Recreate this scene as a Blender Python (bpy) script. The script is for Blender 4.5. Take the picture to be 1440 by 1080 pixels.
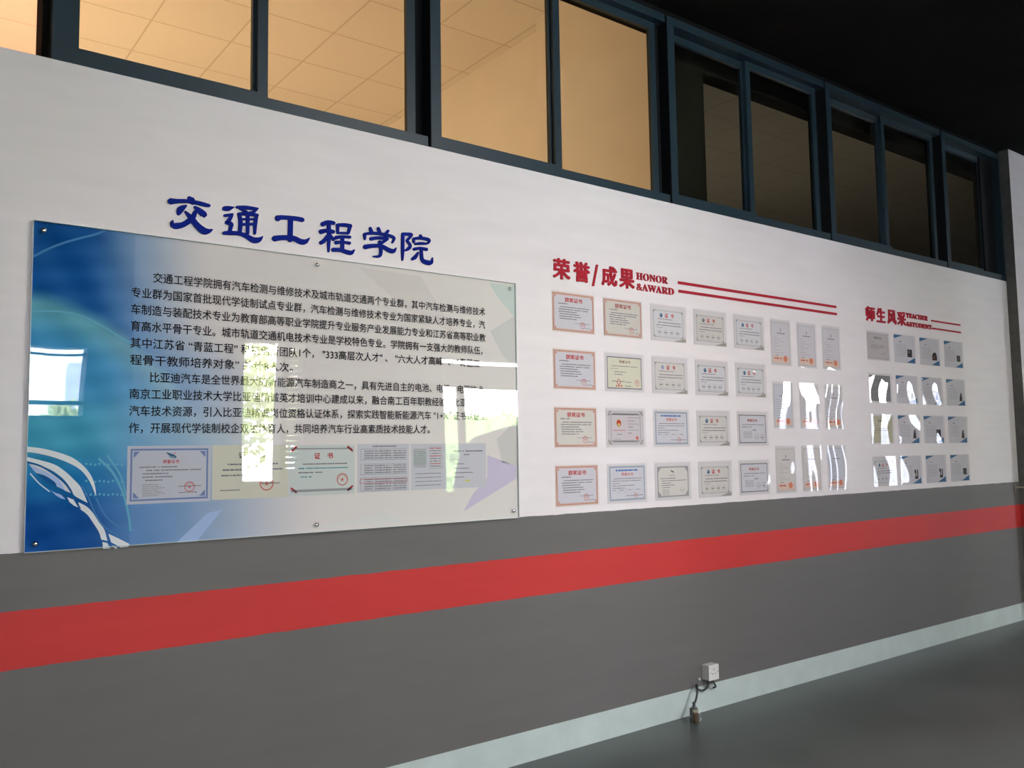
import bpy, bmesh, math, random
from mathutils import Vector, Matrix
from mathutils.geometry import tessellate_polygon

S = bpy.context.scene
C = S.collection
for o in list(bpy.data.objects):
    bpy.data.objects.remove(o, do_unlink=True)

# ------------------------------------------------------------------ camera
# wall face = plane y=0, floor = z 0, X runs along the wall; camera 3.49 m in front of the wall
F, YAW, PITCH, ROLL = 1220.0, 0.646129305, 0.0801133073, -0.0156803669
CAM = Vector((0.0, -3.49, 1.5137))
fw = Vector((math.sin(YAW) * math.cos(PITCH), math.cos(YAW) * math.cos(PITCH), math.sin(PITCH)))
r0 = Vector((math.cos(YAW), -math.sin(YAW), 0)); u0 = r0.cross(fw)
rt = r0 * math.cos(ROLL) + u0 * math.sin(ROLL)
up = -r0 * math.sin(ROLL) + u0 * math.cos(ROLL)
cd = bpy.data.cameras.new('camera'); cam = bpy.data.objects.new('camera', cd); C.objects.link(cam)
cd.sensor_width = 36; cd.lens = F / 1440 * 36; cd.clip_start = .02; cd.clip_end = 500
M4 = Matrix((rt, up, -fw)).transposed().to_4x4(); M4.translation = CAM
cam.matrix_world = M4
S.camera = cam

def at(u, v, y=0.0):
    "photo measurement -> (x, z) on the plane at depth y"
    d = rt * ((u - 720) / F) + up * ((540 - v) / F) + fw
    t = (y - CAM.y) / d.y
    return CAM.x + d.x * t, CAM.z + d.z * t

# ------------------------------------------------------------------ colour management, world, sun
S.view_settings.view_transform = 'Standard'; S.view_settings.look = 'None'
S.view_settings.exposure = 0.55; S.view_settings.gamma = 1.0; S.view_settings.use_curve_mapping = False
S.cycles.use_denoising = True
S.cycles.caustics_reflective = False; S.cycles.caustics_refractive = False
S.cycles.max_bounces = 10; S.cycles.diffuse_bounces = 4; S.cycles.transparent_max_bounces = 24
S.cycles.sample_clamp_indirect = 8.0
SKY = 22.0
W = bpy.data.worlds.new('world'); S.world = W; W.use_nodes = True
wn = W.node_tree; bg = wn.nodes['Background']
tc = wn.nodes.new('ShaderNodeTexCoord'); sp = wn.nodes.new('ShaderNodeSeparateXYZ')
rp = wn.nodes.new('ShaderNodeValToRGB')
rp.color_ramp.elements[0].position = 0.0; rp.color_ramp.elements[0].color = (1, .97, .93, 1)
rp.color_ramp.elements[1].position = 0.6; rp.color_ramp.elements[1].color = (.62, .80, 1, 1)
wn.links.new(tc.outputs['Generated'], sp.inputs[0]); wn.links.new(sp.outputs['Z'], rp.inputs[0])
wn.links.new(rp.outputs[0], bg.inputs[0]); bg.inputs[1].default_value = SKY
sd = bpy.data.lights.new('sun', 'SUN'); sun = bpy.data.objects.new('sun', sd); C.objects.link(sun)
sd.energy = 80; sd.angle = .01; sd.color = (1, .96, .92)
sun.rotation_euler = Vector((.70, .30, .65)).to_track_quat('Z', 'Y').to_euler()
SOUTH = -7.0
# daylight openings in the opposite wall: x0, x1, z0, z1
OPEN = [(-1.6, 2.06, 1.98, 2.84), (3.82, 4.31, 1.17, 3.02), (4.38, 4.60, 1.27, 3.0), (6.65, 8.62, .85, 2.96), (15.4, 18.4, .3, 3.2)]
for (x0, x1, z0, z1) in OPEN:
    l = bpy.data.lights.new('sky_portal', 'AREA'); l.shape = 'RECTANGLE'; l.size = x1 - x0; l.size_y = z1 - z0
    l.cycles.is_portal = True
    o = bpy.data.objects.new('sky_portal', l); C.objects.link(o)
    o.location = ((x0 + x1) / 2, SOUTH - .02, (z0 + z1) / 2); o.rotation_euler = (math.pi / 2, 0, 0)
# lamps of the two offices behind the windows, plus two added fill lights
def lamp(name, loc, size, power, col, rot):
    l = bpy.data.lights.new(name, 'AREA'); l.shape = 'RECTANGLE'; l.size, l.size_y = size; l.energy = power; l.color = col
    o = bpy.data.objects.new(name, l); C.objects.link(o); o.location = loc; o.rotation_euler = rot
lamp('office_lamp', (1.2, 3.2, 2.2), (4.0, 3.0), 9, (1, .70, .40), (math.pi, 0, 0))
lamp('office_wall_fill', (-.5, 3.4, 2.3), (1.0, .6), 104, (1, .70, .43), (0, -1.9, 0))  # second unseen light, added to brighten the office partition
lamp('hall_fill_light', (3.55, -4.2, 4.12), (1.2, .6), 185, (1, .97, .96), (math.radians(17), math.radians(9), 0))  # added out of view to lift the brightness of the north wall
lamp('dim_office_lamp', (7.2, 3.0, 2.2), (4.0, 3.0), 7, (1, .92, .74), (math.pi, 0, 0))

# ------------------------------------------------------------------ materials
def lin(c):
    return tuple((x / 255 / 12.92) if x / 255 <= .04045 else ((x / 255 + .055) / 1.055) ** 2.4 for x in c)
MATS = {}
def mat(name, col, rough=.6, spec=.5, noise=0, scale=8, metal=0, bump=0, coat=0):
    if name in MATS: return MATS[name]
    m = bpy.data.materials.new(name); m.use_nodes = True; nt = m.node_tree; b = nt.nodes['Principled BSDF']
    b.inputs['Roughness'].default_value = rough; b.inputs['Metallic'].default_value = metal
    b.inputs['Specular IOR Level'].default_value = spec; b.inputs['Coat Weight'].default_value = coat
    tcn = nt.nodes.new('ShaderNodeTexCoord'); n = nt.nodes.new('ShaderNodeTexNoise')
    n.inputs['Scale'].default_value = scale; n.inputs['Detail'].default_value = 5
    nt.links.new(tcn.outputs['Object'], n.inputs['Vector'])
    r = nt.nodes.new('ShaderNodeValToRGB')
    r.color_ramp.elements[0].position = .3; r.color_ramp.elements[1].position = .7
    r.color_ramp.elements[0].color = tuple(c * (1 - noise) for c in col) + (1,)
    r.color_ramp.elements[1].color = tuple(min(1, c * (1 + noise)) for c in col) + (1,)
    nt.links.new(n.outputs['Fac'], r.inputs[0]); nt.links.new(r.outputs[0], b.inputs['Base Color'])
    if bump:
        bp = nt.nodes.new('ShaderNodeBump'); bp.inputs['Strength'].default_value = bump; bp.inputs['Distance'].default_value = .004
        nt.links.new(n.outputs['Fac'], bp.inputs['Height']); nt.links.new(bp.outputs[0], b.inputs['Normal'])
    MATS[name] = m
    return m
def clear(name, tint, ior=1.5, rough=0.0):
    "clear sheet: see-through with fresnel reflection on each face"
    m = bpy.data.materials.new(name); m.use_nodes = True; nt = m.node_tree; nt.nodes.clear()
    out = nt.nodes.new('ShaderNodeOutputMaterial'); mx = nt.nodes.new('ShaderNodeMixShader')
    t = nt.nodes.new('ShaderNodeBsdfTransparent'); t.inputs[0].default_value = tint + (1,)
    g = nt.nodes.new('ShaderNodeBsdfGlossy'); g.inputs['Roughness'].default_value = rough; g.inputs[0].default_value = (1, 1, 1, 1)
    # Schlick fresnel, the same for both faces of the sheet
    f0 = ((ior - 1) / (ior + 1)) ** 2
    ge = nt.nodes.new('ShaderNodeNewGeometry'); dt = nt.nodes.new('ShaderNodeVectorMath'); dt.operation = 'DOT_PRODUCT'
    nt.links.new(ge.outputs['Incoming'], dt.inputs[0]); nt.links.new(ge.outputs['Normal'], dt.inputs[1])
    def mth(op, a, b_=None):
        n = nt.nodes.new('ShaderNodeMath'); n.operation = op
        for k, q in enumerate((a, b_)):
            if q is None: continue
            if isinstance(q, (int, float)): n.inputs[k].default_value = q
            else: nt.links.new(q, n.inputs[k])
        return n.outputs[0]
    sch = mth('ADD', mth('MULTIPLY', mth('POWER', mth('SUBTRACT', 1.0, mth('ABSOLUTE', dt.outputs['Value'])), 5.0), 1 - f0), f0)
    nt.links.new(sch, mx.inputs[0]); nt.links.new(t.outputs[0], mx.inputs[1]); nt.links.new(g.outputs[0], mx.inputs[2])
    nt.links.new(mx.outputs[0], out.inputs[0])
    return m

# ------------------------------------------------------------------ mesh helpers
class MB:
    "collects shapes with several material slots, then links ONE mesh object"
    def __init__(s): s.bm = bmesh.new(); s.mats = []
    def mi(s, m):
        if m not in s.mats: s.mats.append(m)
        return s.mats.index(m)
    def box(s, x0, x1, y0, y1, z0, z1, m):
        i = s.mi(m); v = [s.bm.verts.new((x, y, z)) for x in (x0, x1) for y in (y0, y1) for z in (z0, z1)]
        for f in ((0, 1, 3, 2), (4, 6, 7, 5), (0, 4, 5, 1), (2, 3, 7, 6), (0, 2, 6, 4), (1, 5, 7, 3)):
            s.bm.faces.new([v[k] for k in f]).material_index = i
    def rect(s, x0, x1, z0, z1, m, y=0):
        i = s.mi(m); v = [s.bm.verts.new(p) for p in ((x0, y, z0), (x1, y, z0), (x1, y, z1), (x0, y, z1))]
        s.bm.faces.new(v).material_index = i
    def poly(s, pts, m, y=0, depth=0):
        i = s.mi(m); P = [Vector((x, z, 0)) for x, z in pts]
        fr = [s.bm.verts.new((x, y, z)) for x, z in pts]
        for t in tessellate_polygon([P]):
            if len(set(t)) == 3:
                a, b, c = (P[k] for k in t)
                if (b - a).cross(c - a).z < 0: t = t[::-1]
                try: s.bm.faces.new([fr[k] for k in t]).material_index = i
                except ValueError: pass
        if depth:
            bk = [s.bm.verts.new((x, y + depth, z)) for x, z in pts]
            n = len(pts)
            for k in range(n):
                s.bm.faces.new((fr[k], bk[k], bk[(k + 1) % n], fr[(k + 1) % n])).material_index = i
    def ring(s, cx, cz, r, w, m, y=0, n=20, sx=1):
        i = s.mi(m); vo = []; vi = []
        for k in range(n):
            a = 2 * math.pi * k / n
            vo.append(s.bm.verts.new((cx + sx * r * math.cos(a), y, cz + r * math.sin(a))))
            vi.append(s.bm.verts.new((cx + sx * (r - w) * math.cos(a), y, cz + (r - w) * math.sin(a))))
        for k in range(n):
            s.bm.faces.new((vo[k], vo[(k + 1) % n], vi[(k + 1) % n], vi[k])).material_index = i
    def disc(s, cx, cz, r, m, y=0, n=20, sx=1):
        i = s.mi(m)
        s.bm.faces.new([s.bm.verts.new((cx + sx * r * math.cos(2 * math.pi * k / n), y, cz + r * math.sin(2 * math.pi * k / n))) for k in range(n)]).material_index = i
    def frame(s, x0, x1, z0, z1, w, m, y=0):
        s.rect(x0, x1, z0, z0 + w, m, y); s.rect(x0, x1, z1 - w, z1, m, y)
        s.rect(x0, x0 + w, z0 + w, z1 - w, m, y); s.rect(x1 - w, x1, z0 + w, z1 - w, m, y)
    def lathe(s, prof, m, axis='Y', o=(0, 0, 0), n=20):
        i = s.mi(m); rows = []
        for r, t in prof:
            row = []
            for k in range(n):
                a = 2 * math.pi * k / n; p = {'Y': (r * math.cos(a), t, r * math.sin(a)), 'Z': (r * math.cos(a), r * math.sin(a), t)}[axis]
                row.append(s.bm.verts.new((p[0] + o[0], p[1] + o[1], p[2] + o[2])))
            rows.append(row)
        for a, b in zip(rows, rows[1:]):
            for k in range(n): 
                f = s.bm.faces.new((a[k], a[(k + 1) % n], b[(k + 1) % n], b[k])); f.material_index = i; f.smooth = True
        s.bm.faces.new(rows[0][::-1]).material_index = i; s.bm.faces.new(rows[-1]).material_index = i
    def tube(s, pts, r, m, n=10):
        i = s.mi(m); P = [Vector(p) for p in pts]; P = smooth(P, 6); rows = []
        nrm = None
        for k, p in enumerate(P):
            d = (P[min(k + 1, len(P) - 1)] - P[max(k - 1, 0)]).normalized()
            a = Vector((0, 0, 1)) if nrm is None else nrm
            if abs(a.dot(d)) > .95: a = Vector((1, 0, 0))
            b = d.cross(a).normalized(); a = b.cross(d).normalized(); nrm = a
            rows.append([s.bm.verts.new(p + a * r * math.cos(2 * math.pi * q / n) + b * r * math.sin(2 * math.pi * q / n)) for q in range(n)])
        for a, b in zip(rows, rows[1:]):
            for q in range(n):
                f = s.bm.faces.new((a[q], a[(q + 1) % n], b[(q + 1) % n], b[q])); f.material_index = i; f.smooth = True
        s.bm.faces.new(rows[0][::-1]).material_index = i; s.bm.faces.new(rows[-1]).material_index = i
    def text(s, body, m, x0=None, x1=None, z0=None, z1=None, y=0, size=None, base=None, bold=0, depth=0, zc=None):
        "glyph outlines: ink box fitted to x0..x1 (and z0..z1, or em size with base line / centre)"
        i = s.mi(m); V, Fc, (a0, a1, b0, b1) = glyphs(body)
        if size:
            sz = size
            zb = base if base is not None else zc - (b0 + b1) / 2 * sz
            z0 = zb + b0 * sz
        else:
            sz = (z1 - z0) / (b1 - b0)
        sx = (x1 - x0) / (a1 - a0) if x1 is not None else sz
        offs = [(0, 0)] if not bold else [(bold * math.cos(k * math.pi / 4), bold * math.sin(k * math.pi / 4)) for k in range(8)]
        for q, (ox, oz) in enumerate(offs):
            yy = y - q * .00004
            vs = [s.bm.verts.new((x0 + (vx - a0) * sx + ox * sx, yy, z0 + (vy - b0) * sz + oz * sz)) for vx, vy in V]
            cnt = {}
            for f in Fc:
                try: s.bm.faces.new([vs[k] for k in f]).material_index = i
                except ValueError: continue
                if depth:
                    for a, b in zip(f, f[1:] + f[:1]): cnt[(a, b)] = 1
            if depth:
                bk = {}
                for (a, b) in cnt:
                    if (b, a) in cnt: continue
                    for k in (a, b):
                        if k not in bk: bk[k] = s.bm.verts.new((vs[k].co.x, y + depth, vs[k].co.z))
                    try: s.bm.faces.new((vs[b], vs[a], bk[a], bk[b])).material_index = i
                    except ValueError: pass
    def stroke(s, pts, m, y=0, depth=0):
        "brush stroke: centre line points (x, z, width), rounded ends"
        P = smooth([Vector(p) for p in pts], 5); L = []; R = []
        for k, p in enumerate(P):
            d = P[min(k + 1, len(P) - 1)] - P[max(k - 1, 0)]; d = Vector((d.x, d.y)); d = d.normalized() if d.length > 0 else Vector((1, 0))
            n = Vector((-d.y, d.x)); c = Vector((p.x, p.y)); h = p.z / 2
            L.append(c + n * h); R.append(c - n * h)
            if k == 0: e0 = [c - d * h * .6 + n * h * .6, c - d * h * .8, c - d * h * .6 - n * h * .6]
            if k == len(P) - 1: e1 = [c + d * h * .6 - n * h * .6, c + d * h * .8, c + d * h * .6 + n * h * .6]
        i = s.mi(m)
        outline = [e0[1], e0[0]] + L + [e1[2], e1[1], e1[0]] + R[::-1] + [e0[2]]
        # strip faces (robust for bent strokes)
        A = [e0[0]] + L + [e1[2]]; B = [e0[2]] + R + [e1[0]]
        va = [s.bm.verts.new((p.x, y, p.y)) for p in A]; vb = [s.bm.verts.new((p.x, y, p.y)) for p in B]
        t0 = s.bm.verts.new((e0[1].x, y, e0[1].y)); t1 = s.bm.verts.new((e1[1].x, y, e1[1].y))
        for k in range(len(va) - 1):
            s.bm.faces.new((va[k], vb[k], vb[k + 1], va[k + 1])).material_index = i
        s.bm.faces.new((t0, vb[0], va[0])).material_index = i; s.bm.faces.new((t1, va[-1], vb[-1])).material_index = i
        if depth:
            loop = [t0] + vb + [t1] + va[::-1]
            bk = [s.bm.verts.new((v.co.x, y + depth, v.co.z)) for v in loop]; n = len(loop)
            for k in range(n): s.bm.faces.new((loop[k], bk[k], bk[(k + 1) % n], loop[(k + 1) % n])).material_index = i
    def mesh(s, name):
        me = bpy.data.meshes.new(name); s.bm.to_mesh(me); s.bm.free()
        for m in s.mats: me.materials.append(m)
        return me
    def build(s, name, parent=None, loc=(0, 0, 0)):
        o = bpy.data.objects.new(name, s.mesh(name)); C.objects.link(o); o.location = loc; o.parent = parent
        return o
def smooth(P, k):
    if len(P) < 3: 
        return [P[0].lerp(P[-1], t / k) for t in range(k + 1)]
    out = []
    for i in range(len(P) - 1):
        p0, p1, p2, p3 = P[max(i - 1, 0)], P[i], P[i + 1], P[min(i + 2, len(P) - 1)]
        for q in range(k):
            t = q / k
            out.append(.5 * ((2 * p1) + (p2 - p0) * t + (2 * p0 - 5 * p1 + 4 * p2 - p3) * t * t + (3 * p1 - p0 - 3 * p2 + p3) * t ** 3))
    out.append(P[-1])
    return out
_G = {}
def glyphs(body):
    if body not in _G:
        c = bpy.data.curves.new('glyphs', 'FONT'); c.body = body; c.size = 1; c.resolution_u = 3
        o = bpy.data.objects.new('glyphs', c); C.objects.link(o)
        dg = bpy.context.evaluated_depsgraph_get(); dg.update()
        me = bpy.data.meshes.new_from_object(o.evaluated_get(dg))
        V = [(v.co.x, v.co.y) for v in me.vertices]; Fc = [list(p.vertices) for p in me.polygons]
        for f in Fc:
            a, b, cc = (Vector(V[k]) for k in f[:3])
            if (b - a).cross(cc - a) < 0: f.reverse()
        _G[body] = (V, Fc, (min(v[0] for v in V), max(v[0] for v in V), min(v[1] for v in V), max(v[1] for v in V)))
        bpy.data.objects.remove(o, do_unlink=True); bpy.data.curves.remove(c); bpy.data.meshes.remove(me)
    return _G[body]
def struct(o, label=None):
    o['kind'] = 'structure'
    if label: o['label'] = label
    return o
def tag(o, label, cat, group=None):
    o['label'] = label; o['category'] = cat
    if group: o['group'] = group
    return o
def empty(name, loc=(0, 0, 0)):
    o = bpy.data.objects.new(name, None); C.objects.link(o); o.location = loc; o.empty_display_size = .05
    return o

# ------------------------------------------------------------------ the room
SILL, GB, RT, RB, BT, HEAD, CEIL = 2.997, 1.192, .994, .794, .147, 4.17, 4.2
# painted wall: white above, grey dado with a red band; bands are the paint itself
pw = bpy.data.materials.new('painted_wall'); pw.use_nodes = True; nt = pw.node_tree; b = nt.nodes['Principled BSDF']
b.inputs['Roughness'].default_value = .55; b.inputs['Specular IOR Level'].default_value = .25
g = nt.nodes.new('ShaderNodeNewGeometry'); sx = nt.nodes.new('ShaderNodeSeparateXYZ'); nt.links.new(g.outputs['Position'], sx.inputs[0])
nz = nt.nodes.new('ShaderNodeTexNoise'); nz.inputs['Scale'].default_value = 9; nz.inputs['Detail'].default_value = 4; nt.links.new(g.outputs['Position'], nz.inputs['Vector'])
ma = nt.nodes.new('ShaderNodeMath'); ma.operation = 'MULTIPLY_ADD'; ma.inputs[1].default_value = .010; nt.links.new(nz.outputs['Fac'], ma.inputs[0]); nt.links.new(sx.outputs['Z'], ma.inputs[2])
mr = nt.nodes.new('ShaderNodeMapRange'); mr.inputs['From Min'].default_value = .005; mr.inputs['From Max'].default_value = 3.005; nt.links.new(ma.outputs[0], mr.inputs[0])
cr = nt.nodes.new('ShaderNodeValToRGB'); cr.color_ramp.interpolation = 'CONSTANT'; e = cr.color_ramp.elements
GREY = (.145, .136, .129, 1); RED = (.56, .040, .037, 1); WHITE = (.81, .748, .755, 1)
e[0].position = 0; e[0].color = GREY; e[1].position = RB / 3; e[1].color = RED
for p_, c_ in ((RT / 3, GREY), (GB / 3, WHITE)):
    q = e.new(p_); q.color = c_
nt.links.new(mr.outputs[0], cr.inputs[0])
n2 = nt.nodes.new('ShaderNodeTexNoise'); n2.inputs['Scale'].default_value = 1.0; n2.inputs['Detail'].default_value = 6
mp = nt.nodes.new('ShaderNodeMapping'); mp.inputs['Scale'].default_value = (2.2, 1, 14); nt.links.new(g.outputs['Position'], mp.inputs[0]); nt.links.new(mp.outputs[0], n2.inputs['Vector'])
m2 = nt.nodes.new('ShaderNodeMapRange'); m2.inputs['To Min'].default_value = .90; m2.inputs['To Max'].default_value = 1.10; nt.links.new(n2.outputs['Fac'], m2.inputs[0])
mm = nt.nodes.new('ShaderNodeMix'); mm.data_type = 'RGBA'; mm.blend_type = 'MULTIPLY'; mm.inputs[0].default_value = .8
nt.links.new(cr.outputs[0], mm.inputs[6]); nt.links.new(m2.outputs[0], mm.inputs[7]); nt.links.new(mm.outputs[2], b.inputs['Base Color'])
n3 = nt.nodes.new('ShaderNodeTexNoise'); n3.inputs['Scale'].default_value = 240; nt.links.new(g.outputs['Position'], n3.inputs['Vector'])
bp = nt.nodes.new('ShaderNodeBump'); bp.inputs['Strength'].default_value = .12; bp.inputs['Distance'].default_value = .002
nt.links.new(n3.outputs['Fac'], bp.inputs['Height']); nt.links.new(bp.outputs[0], b.inputs['Normal'])

black = mat('black_paint', (.006, .0055, .0055), .9, .1, .3, 3)
darkwall = mat('dark_hall_paint', (.035, .034, .033), .8, .2, .1, 3)
cream = mat('office_paint', (.74, .70, .62), .7, .2, .03, 4)
shaded_side = mat('shaded_render', (.115, .112, .104), .85, .2, .15, 14, bump=.3)  # pillar's left face: its shade is mixed into the render's own colour
XW, XE = -4.5, 20.0
m = MB(); m.box(XW, XE, 0, .24, 0, SILL, pw); struct(m.build('wall_north'))
m = MB(); m.box(XW, 8.6, 0, .24, HEAD, 5.0, black); struct(m.build('wall_north_header'))
# pillar at the far end of the wall
m = MB(); m.box(8.250, 9.1, -.085, .24, 0, CEIL, pw); m.box(8.247, 8.250, -.0845, .24, GB, CEIL, shaded_side); m.box(9.1, XE, 0, .24, 0, CEIL, pw); struct(m.build('pillar_east'))
bb = mat('skirting_paint', (.54, .61, .58), .45, .35, .06, 6)
m = MB(); m.box(XW, 8.247, -.004, .01, 0, BT, bb); m.box(8.243, 9.1, -.089, -.08, 0, BT, bb); m.box(8.243, 8.25, -.089, 0, 0, BT, bb); struct(m.build('baseboard_north'))
floorm = mat('epoxy_floor', (.085, .098, .092), .32, .35, .18, 1.6)
m = MB(); m.box(XW - .3, XE + .3, SOUTH - .3, .3, -.1, 0, floorm); struct(m.build('floor'))
m = MB(); m.box(XW - .3, XE + .3, SOUTH - .3, 0, CEIL, CEIL + .2, black); struct(m.build('ceiling'))
m = MB(); m.box(XW - .3, XW, SOUTH - .3, .24, 0, CEIL, darkwall); struct(m.build('wall_west'))
m = MB(); m.box(XE, XE + .3, SOUTH - .3, .24, 0, CEIL, darkwall); struct(m.build('wall_east'))
white_tray = mat('fill_tray', (.6, .6, .6), .5)
m = MB(); m.box(2.93, 4.17, -4.52, -3.88, 4.13, CEIL, white_tray); struct(m.build('fill_light_tray'))  # made-up tray around the added fill light, out of view
# opposite wall with its openings
m = MB(); xs = XW
for (x0, x1, z0, z1) in OPEN:
    m.box(xs, x0, SOUTH - .25, SOUTH, 0, CEIL, darkwall)
    if z0 > 0: m.box(x0, x1, SOUTH - .25, SOUTH, 0, z0, darkwall)
    m.box(x0, x1, SOUTH - .25, SOUTH, z1, CEIL, darkwall); xs = x1
m.box(xs, XE, SOUTH - .25, SOUTH, 0, CEIL, darkwall); struct(m.build('wall_south'))
fr = mat('blue_grey_metal', (.013, .030, .043), .42, .35, .08, 5)
m = MB(); x0, x1, z0, z1 = OPEN[0]
m.box(x0, x1, SOUTH - .12, SOUTH - .06, z1 - .1, z1 - .075, fr); m.box(x0, x1, SOUTH - .14, SOUTH - .06, 2.12, 2.17, fr); struct(m.build('window_south'))
m = MB(); x0, x1, z0, z1 = OPEN[2]; z = z0 + .03
while z < z1: m.box(x0, x1, SOUTH - .14, SOUTH - .10, z - .028, z + .028, darkwall); z += .072
struct(m.build('window_louvre'))
m = MB()
m.box(6.74, 8.24, SOUTH - .16, SOUTH - .08, 2.50, 2.88, darkwall); m.box(7.0, 7.11, SOUTH - .16, SOUTH - .08, 1.45, 2.52, darkwall)
m.poly([(6.90, .85), (8.24, .85), (8.24, 1.93), (7.9, 1.88), (7.35, 1.72), (7.18, 1.6), (7.06, 1.5), (6.95, 1.2), (6.89, .9)], darkwall, SOUTH - .05, -.12)
struct(m.build('door_south'))
m = MB(); m.box(5.55, 7.15, -3.0, -2.75, 0, CEIL, darkwall); struct(m.build('hall_light_blocker'))  # unseen slab, added to keep door light off part of the north wall
# offices behind the clerestory windows
ZC = 4.8
tile = bpy.data.materials.new('ceiling_tiles'); tile.use_nodes = True; nt = tile.node_tree; b = nt.nodes['Principled BSDF']; b.inputs['Roughness'].default_value = .85
g = nt.nodes.new('ShaderNodeNewGeometry'); mp = nt.nodes.new('ShaderNodeMapping'); mp.inputs['Location'].default_value = (.15, -.12, 0)
br = nt.nodes.new('ShaderNodeTexBrick'); br.offset = 0; br.inputs['Scale'].default_value = 1; br.inputs['Brick Width'].default_value = .6; br.inputs['Row Height'].default_value = .6
br.inputs['Mortar Size'].default_value = .007; br.inputs['Color1'].default_value = (.76, .72, .66, 1); br.inputs['Color2'].default_value = (.73, .69, .63, 1); br.inputs['Mortar'].default_value = (.56, .51, .44, 1)
nt.links.new(g.outputs['Position'], mp.inputs[0]); nt.links.new(mp.outputs[0], br.inputs['Vector']); nt.links.new(br.outputs[0], b.inputs['Base Color'])
m = MB(); m.box(XW, XE, .24, 7.0, ZC, ZC + .1, tile); struct(m.build('ceiling_office'))
m = MB(); m.box(XW, XE, 7.0, 7.2, 0, 5, cream); m.box(XW - .3, XW, .24, 7.2, 0, 5, cream); m.box(XE, XE + .3, .24, 7.2, 0, 5, cream); struct(m.build('wall_office_far'))
m = MB(); m.box(XW, XE, .24, 7.0, 1.6, 1.7, cream); struct(m.build('floor_office'))
m = MB(); m.box(4.13, 4.2, 1.40, 7.0, 1.7, ZC, cream); m.box(4.0, 4.2, .24, 1.44, 1.7, ZC, cream); struct(m.build('wall_office_partition'))
dk = mat('dark_beam', (.03, .032, .028), .9, .1, .1, 6)
m = MB(); m.box(4.462, XE, .24, .36, 4.06, ZC, dk); m.box(4.002, 4.46, .235, .36, 1.7, ZC, dk); struct(m.build('beam_office'))
# ------------------------------------------------------------------ windows above the wall
tint = clear('tinted_glass', (.84, .82, .77)); plain = clear('clear_glass', (1, .86, .84))
def stile(m, x0, x1, z0, z1, y0, y1, w, wb=None):
    wb = wb or w
    m.box(x0, x0 + w, y0, y1, z0, z1, fr); m.box(x1 - w, x1, y0, y1, z0, z1, fr)
    m.box(x0 + w, x1 - w, y0, y1, z0, z0 + wb, fr); m.box(x0 + w, x1 - w, y0, y1, z1 - w, z1, fr)
EDGE = [.521, 2.165, 3.858, 5.52, 7.19, 8.86]
gask = mat('black_gasket', (.008, .009, .010), .8, .1)
def window(n, a, c):
    root = empty('window_%d' % n, (a, 0, SILL)); struct(root)
    b1 = min(c, 8.247); w = b1 - a; H = HEAD - SILL
    m = MB(); m.box(0, .058, -.004, .11, 0, H, fr)
    if c > b1: m.box(w - .025, w, -.004, .11, 0, H, fr)
    else: m.box(w - .064, w, .074, .11, 0, H, gask); m.box(w - .004, w, -.002, .074, 0, H, gask)
    m.box(.058, w - .02, -.004, .11, 0, .048, fr); m.box(.058, w - .02, -.004, .11, H - .05, H, fr)
    m.box(.058, w / 2 - .02, -.002, .05, .048, .064, fr)
    m.build('window_frame', root)
    mid = (c - a) / 2
    # left sash sits on the rear track, right sash on the front track
    m = MB(); stile(m, .06, mid + .01, .048, H - .05, .075, .10, .045, .05); sl = m.build('sash', root)
    m = MB(); m.box(.10, mid - .03, .085, .09, .09, H - .09, tint); m.build('pane', sl)
    if c > b1:
        m = MB(); m.box(mid - .03, w, .06, .10, .048, H - .05, gask); m.build('sash', root); return root
    m = MB(); stile(m, mid - .022, min(c - a - .06, w - .03), .048, H - .05, .045, .072, .045, .012); sr = m.build('sash', root)
    m = MB(); m.box(mid + .02, min(c - a - .1, w - .07), .055, .06, .055, H - .09, tint); m.build('pane', sr)
    return root
for i in range(5): window(i + 2, EDGE[i], EDGE[i + 1])
root = struct(empty('window_1', (-3, 0, SILL)))
m = MB(); m.box(0, 3.50, .16, .2, 0, .05, fr); m.box(3.497, 3.521, .06, .2, 0, HEAD - SILL, black); m.box(0, 3.5, .16, .2, 1.12, HEAD - SILL, fr); wf = m.build('window_frame', root)
m = MB(); m.box(0, 3.497, .175, .18, .05, 1.12, plain); m.build('pane', root)

# ------------------------------------------------------------------ acrylic information panel
PX0, PX1, PZ0, PZ1 = .478, 2.651, 1.196, 2.378
panel = tag(empty('information_panel', (0, -.0015, 0)), 'large glossy acrylic panel with blue curves and black Chinese paragraphs, screwed to the wall', 'panel')
art = bpy.data.materials.new('printed_art'); art.use_nodes = True; nt = art.node_tree; b = nt.nodes['Principled BSDF']; b.inputs['Roughness'].default_value = .5; b.inputs['Specular IOR Level'].default_value = 0
va = nt.nodes.new('ShaderNodeVertexColor'); va.layer_name = 'print'; nt.links.new(va.outputs[0], b.inputs['Base Color'])
def px2(u, v): return at(u, v)
K_L, K_R = .56, .70          # how bright the wall light is at the left and right end of the panel
def ink(c, x):
    "printed colour from its look under the light that falls there"
    k = K_L + (K_R - K_L) * max(0, min(1, (x - .5) / 2.1)); return tuple(min(.9, v / k) for v in lin(c))
def sstep(a, b_, t): t = max(0, min(1, (t - a) / (b_ - a))); return t * t * (3 - 2 * t)
def mixc(a, b_, t): return tuple(p * (1 - t) + q * t for p, q in zip(a, b_))
arc = [at(*q) for q in ((47, 420), (75, 425), (110, 440), (145, 456), (170, 474), (200, 500), (240, 540), (280, 600))]
def arcz(x):
    for (xa, za), (xb, zb) in zip(arc, arc[1:]):
        if xa <= x <= xb: return za + (zb - za) * (x - xa) / (xb - xa)
    return arc[0][1] if x < arc[0][0] else arc[-1][1]
rng = random.Random(4)
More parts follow.
